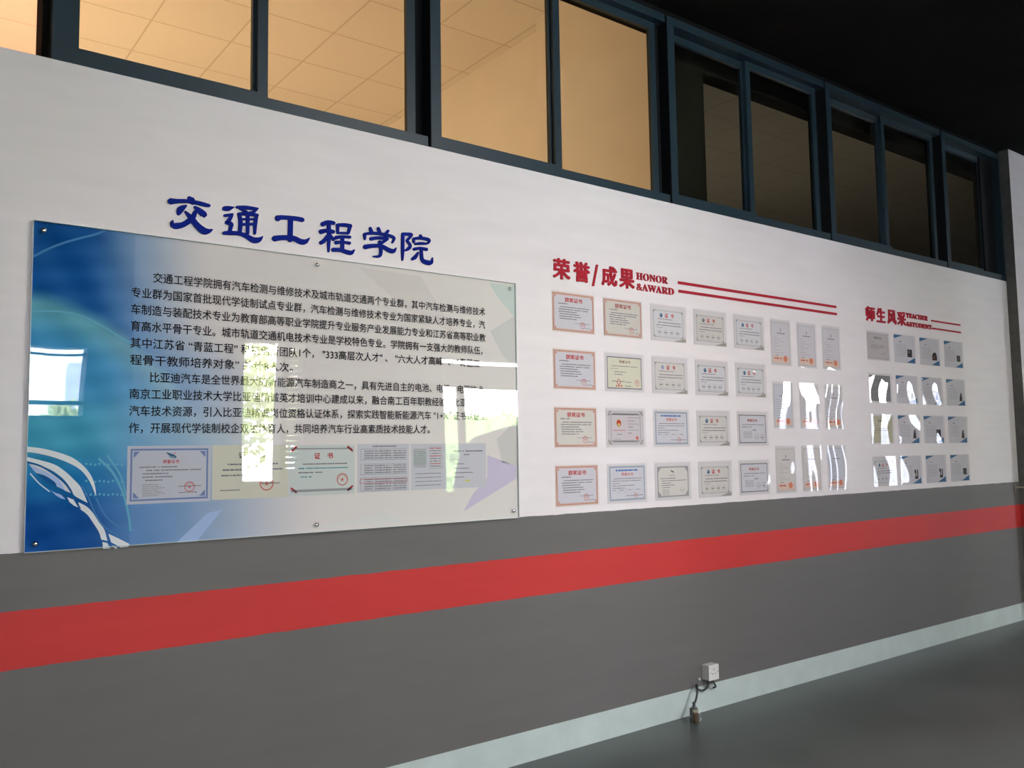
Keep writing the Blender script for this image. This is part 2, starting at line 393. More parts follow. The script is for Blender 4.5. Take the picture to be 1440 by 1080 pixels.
def artcol(x, z):
    v = (PZ1 - z) / (PZ1 - PZ0)
    # far-left picture: navy sky, teal body, navy foot
    top = mixc((16, 60, 112), (24, 74, 130), v * 3)
    az = arcz(x)
    body = mixc((82, 134, 146), (52, 116, 156), sstep(0, .16, az - z))
    body = mixc(body, (56, 128, 152), sstep(.50, .62, v)); body = mixc(body, (20, 88, 136), sstep(.66, .80, v)); body = mixc(body, (16, 60, 118), sstep(.78, .92, v))
    c = mixc(body, top, sstep(-.03, .05, z - az))
    c = tuple(q + 5 * math.sin(x * 37 + z * 23) + 4 * math.sin(x * 11 - z * 71) for q in c)
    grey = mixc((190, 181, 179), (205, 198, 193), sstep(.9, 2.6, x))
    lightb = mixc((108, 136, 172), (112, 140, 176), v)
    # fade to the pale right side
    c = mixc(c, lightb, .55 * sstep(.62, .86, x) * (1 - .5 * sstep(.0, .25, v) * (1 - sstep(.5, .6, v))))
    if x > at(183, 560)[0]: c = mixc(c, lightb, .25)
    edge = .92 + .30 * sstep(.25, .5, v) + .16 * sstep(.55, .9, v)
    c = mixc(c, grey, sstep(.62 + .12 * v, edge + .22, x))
    return ink(tuple(max(0, q) for q in c), x)
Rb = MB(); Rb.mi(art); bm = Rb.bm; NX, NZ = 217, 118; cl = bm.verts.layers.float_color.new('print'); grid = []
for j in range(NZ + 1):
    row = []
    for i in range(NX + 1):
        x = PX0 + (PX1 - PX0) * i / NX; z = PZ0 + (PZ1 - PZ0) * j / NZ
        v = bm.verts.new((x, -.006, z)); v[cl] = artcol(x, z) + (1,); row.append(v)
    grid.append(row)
for j in range(NZ):
    for i in range(NX): bm.faces.new((grid[j][i], grid[j][i + 1], grid[j + 1][i + 1], grid[j + 1][i]))
# ribbon shapes and printed facets
def im(name, c, x=.6): return mat(name, ink(c, x), .5, 0)
def crop(pts, o, s): return [at(o[0] + a / s, o[1] + b_ / s) for a, b_ in pts]
RW = mat('ribbon_white', (.97, .95, .96), .5, 0); RL = im('ribbon_lilac', (150, 160, 192)); RP = mat('ribbon_pink', (.90, .85, .89), .5, 0)
LB = im('streak_blue', (62, 104, 146)); LB2 = im('streak_navy', (22, 74, 122)); TL = im('streak_teal', (84, 138, 158)); DB = im('streak_dark', (10, 58, 110))
o2, s2 = (20, 620), 6.75
def sm2(pts, k=4): return [(p.x, p.y) for p in smooth([Vector((a, b_)) for a, b_ in pts], k)]
def rib(a, b_, mt, y=-.0066): Rb.poly(crop(sm2(a) + sm2(b_), o2, s2), mt, y)
rib([(114, 55), (250, 70), (400, 105), (540, 155), (640, 225), (710, 305), (755, 400), (775, 520)], [(762, 500), (720, 400), (660, 310), (590, 250), (480, 195), (350, 150), (220, 120), (112, 105)], RW)
rib([(108, 150), (250, 185), (380, 225), (480, 290), (560, 365), (620, 430), (660, 510), (692, 588)], [(600, 540), (560, 510), (520, 435), (460, 360), (370, 290), (270, 243), (170, 213), (106, 203)], RW)
rib([(135, 220), (200, 232), (300, 272), (400, 335), (470, 400), (535, 495)], [(475, 470), (430, 440), (330, 400), (240, 335), (180, 280)], RP, -.0064)
rib([(140, 225), (220, 262), (320, 305), (420, 370), (480, 470)], [(430, 445), (330, 400), (240, 335), (180, 280)], RL, -.0065)
rib([(205, 305), (290, 330), (380, 390), (400, 435)], [(330, 405), (260, 355)], LB2, -.0067)
rib([(340, 465), (380, 490), (440, 512), (482, 555)], [(440, 545), (390, 515)], RL)
rib([(490, 530), (540, 550), (585, 570), (607, 632)], [(560, 612), (515, 575)], RW)
rib([(603, 580), (680, 620), (740, 680), (800, 770), (850, 840), (878, 940)], [(880, 962), (828, 945), (800, 865), (740, 770), (690, 700), (623, 648)], RW)
Rb.poly(crop([(833, 958), (880, 968), (908, 1020), (838, 1024)], o2, s2), RW, -.0066)
rib([(888, 880), (980, 922), (1090, 978)], [(1078, 1004), (1000, 1012), (945, 1018), (915, 960)], RW)
def line(pts, o, s, w, mt, y=-.0068):
    Rb.stroke([(*at(o[0] + a / s, o[1] + b_ / s), w) for a, b_ in pts], mt, y)
line([(150, 310), (230, 400), (330, 480)], o2, s2, .004, RW)
line([(120, 200), (260, 245), (420, 350), (520, 450), (560, 540), (620, 640)], o2, s2, .006, LB2)
line([(480, 510), (520, 590)], o2, s2, .004, LB2); line([(830, 945), (900, 965), (990, 1010)], o2, s2, .006, LB2)
line([(640, 430), (700, 540), (770, 700), (850, 810), (960, 890), (1090, 940)], o2, s2, .005, LB)
line([(775, 545), (830, 660), (900, 750), (1000, 820), (1100, 870)], o2, s2, .006, LB)
line([(800, 170), (930, 300), (1030, 500), (1080, 700), (1100, 860)], o2, s2, .008, TL, -.0063)
line([(880, 140), (1000, 320), (1060, 520)], o2, s2, .006, TL, -.0063)
line([(170, 435), (250, 395), (330, 365), (400, 345), (480, 325), (530, 305)], (0, 240), 3.6, .008, LB)
line([(160, 715), (250, 712), (330, 718), (420, 740), (520, 790), (600, 840), (700, 900)], (0, 240), 3.6, .007, TL, -.0063)
line([(690, 620), (760, 480), (860, 340), (1000, 170)], (0, 420), 6.75, .016, LB, -.0063) if False else None
for q, rows in enumerate((238, 400, 525)):
    for k in range(9): Rb.disc(*at(20 + (680 + k * 42) / 6.75, 620 + (rows + (k % 3) * 4 - 20) / 6.75), .0045, TL, -.00635, 8)
GR = [('facet_grey', (192, 184, 180), [(503, 376), (590, 389), (640, 470), (575, 440), (535, 405)]), ('facet_green', (183, 191, 185), [(686, 398), (722, 402), (723, 447), (700, 420)]),
      ('facet_pale', (190, 188, 184), [(688, 466), (723, 444), (725, 520), (705, 500)]), ('facet_purple', (184, 174, 192), [(684, 640), (725, 656), (725, 673), (651, 719), (664, 694), (684, 672)]),
      ('facet_shade', (188, 184, 180), [(697, 617), (725, 592), (725, 655), (705, 650)]), ('facet_low', (194, 191, 188), [(440, 742), (540, 720), (570, 735)]), ('facet_blue', (138, 155, 184), [(247, 763), (290, 722), (312, 716), (276, 761)])]
for n_, c_, pts in GR: Rb.poly([at(*q) for q in pts], im(n_, c_, at(*pts[0])[0]), -.0064)
Rb.build('printed_sheet', panel)
# paragraphs
INK = mat('text_black', (.028, .028, .032), .5, 0)
LINES = ['交通工程学院拥有汽车检测与维修技术及城市轨道交通两个专业群，其中汽车检测与维修技术', '专业群为国家首批现代学徒制试点专业群，汽车检测与维修技术专业为国家紧缺人才培养专业，汽',
         '车制造与装配技术专业为教育部高等职业学院提升专业服务产业发展能力专业和江苏省高等职业教', '育高水平骨干专业。城市轨道交通机电技术专业是学校特色专业。学院拥有一支强大的教师队伍，',
         '其中江苏省 “青蓝工程” 科技创新团队1个， "333高层次人才" 、 "六大人才高峰" 、 "青蓝工', '程骨干教师培养对象” 共计8人次。',
         '比亚迪汽车是全世界最大的新能源汽车制造商之一，具有先进自主的电池、电机、电驱技术，', '南京工业职业技术大学比亚迪精诚英才培训中心建成以来，融合南工百年职教经验及比亚迪新能',
         '汽车技术资源，引入比亚迪精诚岗位资格认证体系，探索实践智能新能源汽车 "1+X" 证书认证工', '作，开展现代学徒制校企双主体育人，共同培养汽车行业高素质技术技能人才。']
XL = [.892, .814, .814, .814, .814, .814, .887, .814, .814, .814]; XR = [2.464, 2.462, 2.464, 2.445, 2.428, 1.462, 2.462, 2.464, 2.462, 2.138]
for q, (a, b_) in enumerate(((0, 6), (6, 10))):
    m = MB()
    for k in range(a, b_):
        zc = 2.2155 - .06475 * k
        m.text(LINES[k], INK, x0=XL[k], x1=XR[k], size=.0425, base=zc - .0155, y=-.0085, bold=.012)
    m.build('paragraph_text', panel)
# certificate pictures printed along the foot of the panel
RNG = random.Random(11)
def textline(m, x0, x1, z, h, mt, y, gap=.25):
    x = x0
    while x < x1 - h * .4:
        w = RNG.uniform(.8, 3.2) * h
        m.rect(x, min(x1, x + w), z - h / 2, z + h / 2, mt, y); x += w + h * RNG.uniform(.15, .5) + (h * 1.2 if RNG.random() < gap * .3 else 0)
def seal(m, x, z, r, mt, y, sx=1):
    m.ring(x, z, r, r * .16, mt, y, sx=sx); m.text('★', mt, x0=x - r * .4 * sx, x1=x + r * .4 * sx, z0=z - r * .38, z1=z + r * .42, y=y)
    for k in range(10):
        a = math.pi * (.05 + .1 * k) ; m.disc(x + sx * .7 * r * math.cos(a), z + .7 * r * math.sin(a), r * .09, mt, y, 6)
def pm(name, c): return mat(name, c, .6, .08)
PAPW = pm('paper_white', (.68, .66, .70)); PAPC = pm('paper_cream', (.74, .70, .58)); PAPG = pm('paper_grey_white', (.73, .69, .69)); INKG = pm('ink_grey', (.20, .19, .21)); INKP = pm('ink_pale', (.36, .34, .35))
SEALR = pm('seal_red', (.62, .16, .14)); HEADR = pm('heading_red', (.55, .05, .05)); BLUEB = pm('border_blue', (.20, .26, .50)); ORB = pm('border_orange', (.66, .27, .20)); ORP = pm('border_peach', (.82, .60, .50)); OCH = pm('border_ochre', (.48, .33, .24))
SILV = pm('border_silver', (.36, .35, .36)); DARKB = pm('border_dark', (.11, .10, .15)); GLOBE = pm('globe_blue', (.05, .13, .24)); PALEB = pm('pale_blue', (.62, .66, .74)); GOLD = pm('gold', (.62, .50, .22)); STRB = pm('strong_blue', (.08, .20, .50)); CYAN = pm('leaf_green', (.10, .32, .36))
m = MB(); y = -.0066
m.rect(.811, 1.123, 1.346, 1.565, pm('paper_lilac', (.62, .61, .68)), y); y1 = y - .0002
m.frame(.822, 1.112, 1.357, 1.554, .007, BLUEB, y1); m.frame(.831, 1.103, 1.366, 1.545, .002, PALEB, y1)
for (cx, cz, dx, dz) in ((.833, 1.368, 1, 1), (1.101, 1.368, -1, 1), (.833, 1.543, 1, -1), (1.101, 1.543, -1, -1)):
    m.poly([(cx, cz), (cx + .024 * dx, cz), (cx + .014 * dx, cz + .008 * dz), (cx + .010 * dx, cz + .014 * dz), (cx, cz + .024 * dz)][::1 if dx * dz > 0 else -1], BLUEB, y1)
m.stroke([(.953, 1.538, .003), (.968, 1.530, .010), (.985, 1.524, .006), (.988, 1.517, .003)], GLOBE, y1); m.stroke([(.962, 1.524, .003), (.975, 1.519, .005), (.986, 1.519, .003)], CYAN, y1); m.disc(.983, 1.536, .003, SEALR, y1, 8)
m.text('荣誉证书', HEADR, x0=.94, x1=1.0, z0=1.497, z1=1.511, y=y1, bold=.02)
for k, (a, b_) in enumerate(((.855, .995), (.88, 1.085), (.866, .96), (.866, .975), (.876, .94))): textline(m, a, b_, 1.484 - .0125 * k, .004, INKG, y1)
for k in range(7): textline(m, .866, .925 + .012 * (k % 3), 1.418 - .007 * k, .003, INKP, y1)
textline(m, 1.0, 1.085, 1.408, .003, INKG, y1); textline(m, 1.0, 1.07, 1.384, .003, INKG, y1); seal(m, 1.041, 1.405, .020, SEALR, y1)
m.build('certificate_print', panel)
m = MB(); m.rect(1.128, 1.443, 1.349, 1.566, PAPC, y)
m.text('证', INK, x0=1.235, x1=1.262, z0=1.513, z1=1.537, y=y1, bold=.02); m.text('书', INK, x0=1.318, x1=1.343, z0=1.513, z1=1.537, y=y1, bold=.02)
for k, (a, b_) in enumerate(((1.19, 1.40), (1.17, 1.42), (1.165, 1.30))): textline(m, a, b_, 1.488 - .022 * k, .006, INKG, y1)
textline(m, 1.16, 1.24, 1.385, .004, INKG, y1); textline(m, 1.33, 1.41, 1.408, .004, INKG, y1); seal(m, 1.352, 1.408, .030, SEALR, y1)
m.build('certificate_print', panel)
m = MB(); m.rect(1.447, 1.751, 1.350, 1.564, pm('paper_mint', (.68, .71, .68)), y); m.rect(1.458, 1.740, 1.366, 1.376, SILV, y1); m.rect(1.458, 1.740, 1.545, 1.551, SILV, y1)
for (cx, cz, dx, dz) in ((1.458, 1.366, 1, 1), (1.741, 1.366, -1, 1), (1.458, 1.555, 1, -1), (1.741, 1.555, -1, -1)):
    m.stroke([(cx, cz + .018 * dz, .008), (cx + .022 * dx, cz, .010)], HEADR, y1)
m.text('证', HEADR, x0=1.562, x1=1.588, z0=1.505, z1=1.530, y=y1, bold=.03); m.text('书', HEADR, x0=1.622, x1=1.648, z0=1.505, z1=1.530, y=y1, bold=.03)
for k, (a, b_) in enumerate(((1.51, 1.715), (1.49, 1.72), (1.49, 1.60), (1.50, 1.55))): textline(m, a, b_, 1.483 - .018 * k, .005, CYAN if k % 2 else INKG, y1)
seal(m, 1.692, 1.414, .027, SEALR, y1); m.build('certificate_print', panel)
m = MB(); m.rect(1.764, 2.027, 1.353, 1.567, PAPW, y); textline(m, 1.84, 1.96, 1.556, .005, INKG, y1)
for (za, zb) in ((1.495, 1.545), (1.430, 1.478), (1.358, 1.418)):
    m.frame(1.78, 2.012, za, zb, .0012, INKG, y1)
    for xx in (1.80, 1.85, 1.88, 1.91, 1.94): m.rect(xx, xx + .001, za, zb, INKG, y1)
    z = za + .009
    while z < zb - .004:
        m.rect(1.78, 2.012, z - .006, z - .0052, INKP, y1)
        for (a, b_) in ((1.80, 1.845), (1.852, 1.935), (1.945, 2.008)): textline(m, a, b_, z, .004, INKG, y1)
        z += .0105
m.frame(1.776, 2.016, 1.392, 1.412, .002, HEADR, y1 - .0001); m.build('certificate_print', panel)
m = MB(); m.rect(2.036, 2.459, 1.354, 1.566, PAPW, y)
for k in range(10): textline(m, 2.05, 2.12, 1.540 - .009 * k, .004, INKP, y1)
m.rect(2.05, 2.12, 1.465, 1.535, pm('table_mint', (.52, .58, .56)), y1 + .0001)
for k in range(8): textline(m, 2.14, 2.20, 1.545 - .012 * k, .004, INKG if k % 3 else HEADR, y1)
m.frame(2.135, 2.205, 1.45, 1.553, .001, INKG, y1)
for k in range(4): textline(m, 2.06, 2.20, 1.428 - .018 * k, .003, INKG, y1)
textline(m, 2.27, 2.44, 1.530, .006, INKG, y1); textline(m, 2.33, 2.37, 1.513, .005, INKG, y1)
for k in range(5): textline(m, 2.27, 2.30 + .03 * (k % 3) + .08 * (k == 3), 1.49 - .021 * k, .004, INKG, y1)
m.rect(2.335, 2.362, 1.385, 1.392, pm('marker_yellow', (.75, .70, .08)), y1); m.build('certificate_print', panel)
# clear cover with a slight bow between its fixings
SCREWS = [(.511, 2.346), (1.570, 2.346), (2.615, 2.346), (.511, 1.224), (1.570, 1.226), (2.619, 1.230)]
acr = clear('acrylic', (.985, .99, .99), 1.49)
bm = bmesh.new(); nx, nz_ = 72, 40
def bow(x, z):
    u = (x - PX0) / (PX1 - PX0); v = (z - PZ0) / (PZ1 - PZ0)
    b0 = .0030 * math.sin(math.pi * v) * (.75 + .25 * abs(math.sin(2 * math.pi * u)))
    return b0 + .0012 * math.sin(7 * u + 3 * v) * math.sin(math.pi * u) + .0016 * math.exp(-((u - .03) / .06) ** 2) * math.sin(math.pi * v * 1.3)
rows = []
for k, yo in ((0, -.0165), (1, -.0105)):
    rows.append([[bm.verts.new((PX0 + (PX1 - PX0) * i / nx, yo - bow(PX0 + (PX1 - PX0) * i / nx, PZ0 + (PZ1 - PZ0) * j / nz_), PZ0 + (PZ1 - PZ0) * j / nz_)) for i in range(nx + 1)] for j in range(nz_ + 1)])
for j in range(nz_):
    for i in range(nx):
        f = bm.faces.new((rows[0][j][i], rows[0][j][i + 1], rows[0][j + 1][i + 1], rows[0][j + 1][i])); f.smooth = True
        f = bm.faces.new((rows[1][j][i], rows[1][j + 1][i], rows[1][j + 1][i + 1], rows[1][j][i + 1])); f.smooth = True
me = bpy.data.meshes.new('acrylic_cover'); bm.to_mesh(me); bm.free(); me.materials.append(acr)
co = bpy.data.objects.new('acrylic_cover', me); C.objects.link(co); co.parent = panel
edgeM = mat('acrylic_edge', (.66, .70, .68), .3, .3)
m = MB()
for a in ((PX0 - .002, PX0, PZ0, PZ1), (PX1, PX1 + .002, PZ0, PZ1), (PX0, PX1, PZ1, PZ1 + .002), (PX0, PX1, PZ0 - .002, PZ0)):
    m.box(a[0], a[1], -.0165, 0, a[2], a[3], edgeM)
m.build('panel_edge', panel)
chrome = mat('chrome', (.80, .80, .82), .12, .5, metal=1)
for k, (x, z) in enumerate(SCREWS):
    if k == 0:
        m = MB(); m.lathe([(.0, .0), (.0095, 0), (.0095, -.016), (.008, -.019), (.003, -.021), (.001, -.021)], chrome); so = m.build('screw', panel); so.location = (x, 0, z); sm_ = so.data
    else:
        so = bpy.data.objects.new('screw', sm_); C.objects.link(so); so.parent = panel; so.location = (x, 0, z)

# ------------------------------------------------------------------ blue title lettering (flat cut-out brush characters)
TB = mat('title_blue', (.002, .012, .20), .6, .06)
tl = tag(empty('title_lettering', (1.56, 0, 2.48)), 'dark blue cut-out brush-style Chinese title above the acrylic panel', 'lettering')
A, B_, U = ((230, 260), 7.579), ((430, 290), 7.579), ((0, 0), 1)
CH = [(A, [[(70, 178, 58), (140, 176, 40), (240, 176, 34), (360, 195, 38), (440, 215, 36), (485, 224, 26)], [(266, 138, 30), (288, 165, 66), (315, 190, 50)], [(238, 225, 18), (180, 262, 58), (156, 312, 34)], [(328, 238, 22), (375, 275, 50), (425, 318, 58), (430, 336, 30)], [(228, 288, 18), (290, 355, 50), (350, 430, 56), (420, 490, 66), (475, 496, 44), (516, 478, 10)], [(332, 290, 34), (312, 345, 46), (270, 385, 50), (200, 428, 50), (120, 440, 56), (90, 418, 38), (92, 384, 14)]]),
      (A, [[(640, 255, 40), (690, 253, 44), (742, 243, 12)], [(775, 240, 24), (870, 243, 32), (950, 254, 30), (1002, 255, 14)], [(1000, 258, 12), (940, 300, 32), (905, 300, 24)], [(800, 250, 16), (880, 290, 26)], [(797, 312, 28), (815, 380, 38), (812, 495, 34)], [(792, 312, 26), (900, 312, 36), (998, 326, 26)], [(988, 328, 30), (974, 420, 32), (967, 522, 24)], [(820, 368, 18), (970, 368, 18)], [(820, 424, 24), (965, 420, 24)], [(892, 310, 36), (892, 520, 30)], [(645, 330, 24), (690, 325, 26), (733, 314, 16)], [(725, 325, 26), (690, 385, 36), (662, 405, 24), (712, 415, 36), (733, 440, 16)], [(720, 430, 32), (700, 500, 34)], [(640, 515, 30), (700, 515, 38), (800, 520, 36), (880, 550, 42), (950, 590, 54), (1010, 588, 46), (1050, 554, 10)]]),
      (U, [[(389.5, 307.5, 7.5), (396, 306, 5.2), (415, 307.5, 5.2), (425, 309.5, 5.4)], [(408, 308, 6.2), (407.3, 338, 6.2)], [(385, 336, 7), (395, 334.5, 6), (411, 335, 6), (422, 340, 6.8), (429, 340, 5.6), (434.5, 335, 1.2)]]),
      (B_, [[(296, 182, 34), (230, 175, 40), (172, 195, 42)], [(155, 275, 44), (220, 262, 34), (290, 275, 36)], [(240, 190, 34), (245, 300, 38), (240, 400, 30), (238, 485, 18)], [(230, 310, 22), (190, 370, 38), (155, 393, 36)], [(258, 310, 18), (292, 360, 30)], [(335, 198, 28), (335, 285, 26)], [(328, 202, 26), (400, 202, 34), (474, 212, 34)], [(468, 218, 32), (448, 290, 26)], [(332, 288, 20), (450, 290, 24)], [(314, 338, 36), (380, 328, 28), (468, 332, 26)], [(314, 390, 36), (390, 385, 24), (464, 396, 28)], [(385, 330, 34), (385, 470, 36)], [(283, 466, 38), (360, 468, 34), (430, 490, 40), (480, 498, 38), (512, 466, 10)]]),
      (B_, [[(682, 236, 30), (700, 285, 34)], [(767, 238, 32), (787, 290, 32)], [(873, 264, 26), (835, 310, 30)], [(622, 305, 32), (626, 355, 18)], [(618, 298, 22), (700, 290, 28), (800, 298, 28), (900, 320, 28), (936, 345, 26), (916, 392, 16)], [(688, 350, 34), (760, 340, 28), (850, 346, 32), (868, 355, 22)], [(863, 358, 20), (790, 398, 36)], [(780, 380, 32), (795, 450, 34), (790, 520, 30), (760, 538, 24), (710, 537, 10)], [(625, 437, 44), (700, 425, 36), (800, 427, 34), (880, 470, 42), (930, 480, 36), (956, 447, 10)]]),
      (B_, [[(1030, 295, 30), (1028, 450, 32), (1025, 575, 18)], [(1030, 297, 26), (1112, 302, 30), (1126, 312, 22)], [(1122, 314, 24), (1072, 370, 26)], [(1077, 375, 24), (1108, 420, 30), (1085, 458, 30), (1048, 474, 14)], [(1215, 314, 28), (1225, 340, 34)], [(1142, 352, 22), (1146, 385, 26)], [(1142, 348, 22), (1220, 342, 28), (1308, 362, 30), (1294, 398, 20)], [(1160, 405, 20), (1220, 398, 26), (1284, 402, 18)], [(1148, 460, 28), (1210, 450, 26), (1284, 463, 30)], [(1192, 495, 18), (1160, 545, 36), (1130, 565, 28)], [(1225, 462, 30), (1235, 570, 36), (1290, 603, 44), (1332, 598, 36), (1344, 552, 10)]])]
for (o_, sc), strokes in CH:
    m = MB(); wpx = None
    for q, stq in enumerate(strokes):
        P = []
        for (a, b_, w) in stq:
            u, v = o_[0] + a / sc, o_[1] + b_ / sc
            x, z = at(u, v); h = at(u, v - w / sc / 2)[1] - at(u, v + w / sc / 2)[1]
            P.append((x, z, h * 1.13))
        m.stroke(P, TB, -.008 - .00005 * q, .008)
    o = m.build('character', tl); o.location = -tl.location

# ------------------------------------------------------------------ red headings
HR = mat('heading_crimson', (.40, .018, .034), .6, .1)
def heading(name, loc, label, chars, words, z0, z1):
    root = tag(empty(name, loc), label, 'lettering')
    for ch, x0, x1 in chars:
        m = MB()
        if ch == '/': m.poly([(x0, z0 - .012), (x0 + .013, z0 - .012), (x1, z1 - .004), (x1 - .013, z1 - .004)], HR, -.008, .008)
        else: m.text(ch, HR, x0=x0 + .004, x1=x1 - .004, z0=z0 + .004, z1=z1 - .004, y=-.008, bold=.025, depth=.008)
        o = m.build('character' if ch != '/' else 'slash', root); o.location = -root.location
    for w, x0, x1, a, b_ in words:
        m = MB(); m.text(w, HR, x0=x0, x1=x1, z0=a, z1=b_, y=-.006, bold=.008, depth=.006)
        o = m.build('latin_word', root); o.location = -root.location
def bar(x0, x1, z0, z1, label, grp):
    m = MB(); m.box(0, x1 - x0, -.006, 0, 0, z1 - z0, HR); tag(m.build('red_stripe', loc=(x0, 0, z0)), label, 'stripe', grp)
BOLD = lambda s: ''.join(chr(0x1D400 + ord(c) - 65) if c.isalpha() else c for c in s)
heading('honor_lettering', (3.2, 0, 2.49), 'crimson raised heading with Chinese characters and HONOR & AWARD above the award certificates', [('荣', 2.913, 3.033), ('誉', 3.057, 3.176), ('/', 3.19, 3.237), ('成', 3.262, 3.381), ('果', 3.399, 3.517)], [(BOLD('HONOR'), 3.535, 3.795, 2.499, 2.540), (BOLD('&AWARD'), 3.535, 3.845, 2.437, 2.478)], 2.436, 2.551)
heading('teacher_lettering', (6.4, 0, 2.5), 'crimson raised heading with Chinese characters and TEACHER & STUDENT near the pillar', [('师', 5.909, 6.03), ('生', 6.053, 6.172), ('风', 6.203, 6.327), ('采', 6.343, 6.468)], [(BOLD('TEACHER'), 6.477, 6.803, 2.520, 2.558), (BOLD('&STUDENT'), 6.477, 6.857, 2.453, 2.490)], 2.45, 2.562)
bar(3.885, 5.529, 2.510, 2.526, 'upper of the two long crimson stripes beside HONOR & AWARD', 'stripes beside the headings')
bar(3.888, 5.532, 2.459, 2.475, 'lower of the two long crimson stripes beside HONOR & AWARD', 'stripes beside the headings')
bar(6.861, 7.336, 2.521, 2.533, 'upper of the two short crimson stripes beside TEACHER & STUDENT', 'stripes beside the headings')
bar(6.861, 7.337, 2.459, 2.471, 'lower of the two short crimson stripes beside TEACHER & STUDENT', 'stripes beside the headings')

# ------------------------------------------------------------------ certificates
AW, AH = .297, .210
Y0, Y1, Y2 = -.002, -.0024, -.0027
def paper(m, c, w=AW, h=AH): m.box(0, w, Y0, -.0005, 0, h, c)
def award_orange(pc, hc=HEADR, pale=False):
    m = MB(); paper(m, ORP if not pale else pm('peach_pale', (.70, .58, .52)))
    m.rect(.012, AW - .012, .012, AH - .012, pc, Y1)
    for (a, w, c) in ((.004, .0028, OCH), (.0075, .003, ORB), (.013, .0012, ORB)): m.frame(a, AW - a, a, AH - a, w, c, Y2)
    for cx in (.02, AW - .02):
        for cz in (.02, AH - .02): m.disc(cx, cz, .0055, ORB, Y2, 8)
    m.text('获奖证书', hc, x0=.088, x1=.212, z0=.160, z1=.184, y=Y2, bold=.03)
    textline(m, .040, .108, .150, .005, INKG, Y2)
    for k, (a, b_) in enumerate(((.055, .262), (.043, .255), (.043, .17), (.048, .19), (.048, .20), (.048, .17))): textline(m, a, b_, .132 - .0125 * k, .0045, INKG, Y2)
    textline(m, .16, .26, .049, .004, INKP, Y2); seal(m, .212, .040, .0185, SEALR, Y2); textline(m, .23, .27, .026, .004, INKP, Y2)
    return m.mesh('award_paper')
def globe_cert(pc, gl=GLOBE):
    m = MB(); paper(m, PAPG); m.rect(.022, AW - .022, .020, AH - .030, pc, Y1)
    m.frame(.022, AW - .022, .020, AH - .030, .0022, SILV, Y2); m.frame(.028, AW - .028, .026, AH - .036, .001, SILV, Y2)
    for (cx, cz, dx, dz) in ((.022, .020, 1, 1), (AW - .022, .020, -1, 1), (.022, AH - .03, 1, -1), (AW - .022, AH - .03, -1, -1)):
        m.poly([(cx, cz), (cx + .026 * dx, cz), (cx + .014 * dx, cz + .005 * dz), (cx + .005 * dx, cz + .014 * dz), (cx, cz + .026 * dz)][::1 if dx * dz > 0 else -1], SILV, Y2)
    m.disc(.088, .150, .0125, gl, Y2, 16); m.disc(.085, .153, .006, pm('globe_light', (.25, .36, .48)), Y2 - .0002, 10)
    m.text('证', HEADR, x0=.120, x1=.146, z0=.139, z1=.163, y=Y2, bold=.03); m.text('书', HEADR, x0=.172, x1=.194, z0=.139, z1=.163, y=Y2, bold=.03)
    textline(m, .055, .185, .128, .0035, INKG, Y2); textline(m, .060, .262, .108, .0045, INKG, Y2); textline(m, .048, .258, .092, .0045, INKG, Y2); textline(m, .048, .10, .078, .0035, INKP, Y2)
    for k in range(4):
        cx = .072 + .051 * k; m.ring(cx, .050, .0155, .0016, INKP, Y2); textline(m, cx - .011, cx + .011, .050, .006, INKG, Y2)
    m.poly([(AW - .11, .0005), (AW - .001, .0005), (AW - .001, .024)], pm('scan_shade', (.40, .37, .33)), Y1); return m.mesh('globe_paper')
def dark_border(pc, cream_=False):
    m = MB(); paper(m, PAPG); m.rect(.016, AW - .014, .014, AH - .018, pc, Y1); m.frame(.016, AW - .014, .014, AH - .018, .0045, DARKB, Y2)
    if not cream_:
        for (cx, cz, dx, dz) in ((.016, .014, 1, 1), (AW - .014, .014, -1, 1), (.016, AH - .018, 1, -1), (AW - .014, AH - .018, -1, -1)):
            m.poly([(cx, cz), (cx + .022 * dx, cz), (cx + .006 * dx, cz + .006 * dz), (cx, cz + .022 * dz)][::1 if dx * dz > 0 else -1], DARKB, Y2)
        m.text('荣誉证书', pm('heading_brick', (.48, .12, .10)), x0=.098, x1=.198, z0=.148, z1=.166, y=Y2, bold=.02)
        textline(m, .05, .26, .130, .004, INKG, Y2); textline(m, .04, .14, .115, .004, INKG, Y2); textline(m, .15, .185, .096, .006, INKG, Y2)
        for k in range(5): textline(m, .055, .14, .085 - .009 * k, .0035, INKP, Y2)
        m.ring(.188, .052, .019, .002, pm('seal_dark', (.35, .18, .18)), Y2); m.ring(.245, .052, .018, .002, pm('seal_dark', ()), Y2)
        textline(m, .176, .20, .05, .006, INKG, Y2); textline(m, .232, .258, .05, .006, INKG, Y2)
    else:
        m.text('荣誉证书', pm('heading_brown', (.30, .14, .08)), x0=.110, x1=.195, z0=.158, z1=.173, y=Y2, bold=.02)
        textline(m, .05, .25, .140, .0035, INKG, Y2); textline(m, .04, .10, .125, .0035, INKP, Y2); textline(m, .07, .16, .108, .004, INKG, Y2); textline(m, .07, .14, .094, .004, INKG, Y2)
        m.poly([(.085, .056), (.103, .072), (.121, .056), (.117, .044), (.103, .034), (.089, .044)][::-1], SEALR, Y2); m.poly([(.091, .056), (.103, .067), (.115, .056), (.112, .047), (.103, .040), (.094, .047)][::-1], pc, Y2 - .0001)
        seal(m, .245, .050, .0175, SEALR, Y2 - .0002)
        textline(m, .05, .15, .055, .004, INKG, Y2 - .0002); textline(m, .16, .20, .052, .004, INKG, Y2); textline(m, .15, .20, .030, .004, INKG, Y2); textline(m, .08, .13, .030, .008, SEALR, Y2)
    return m.mesh('bordered_paper')
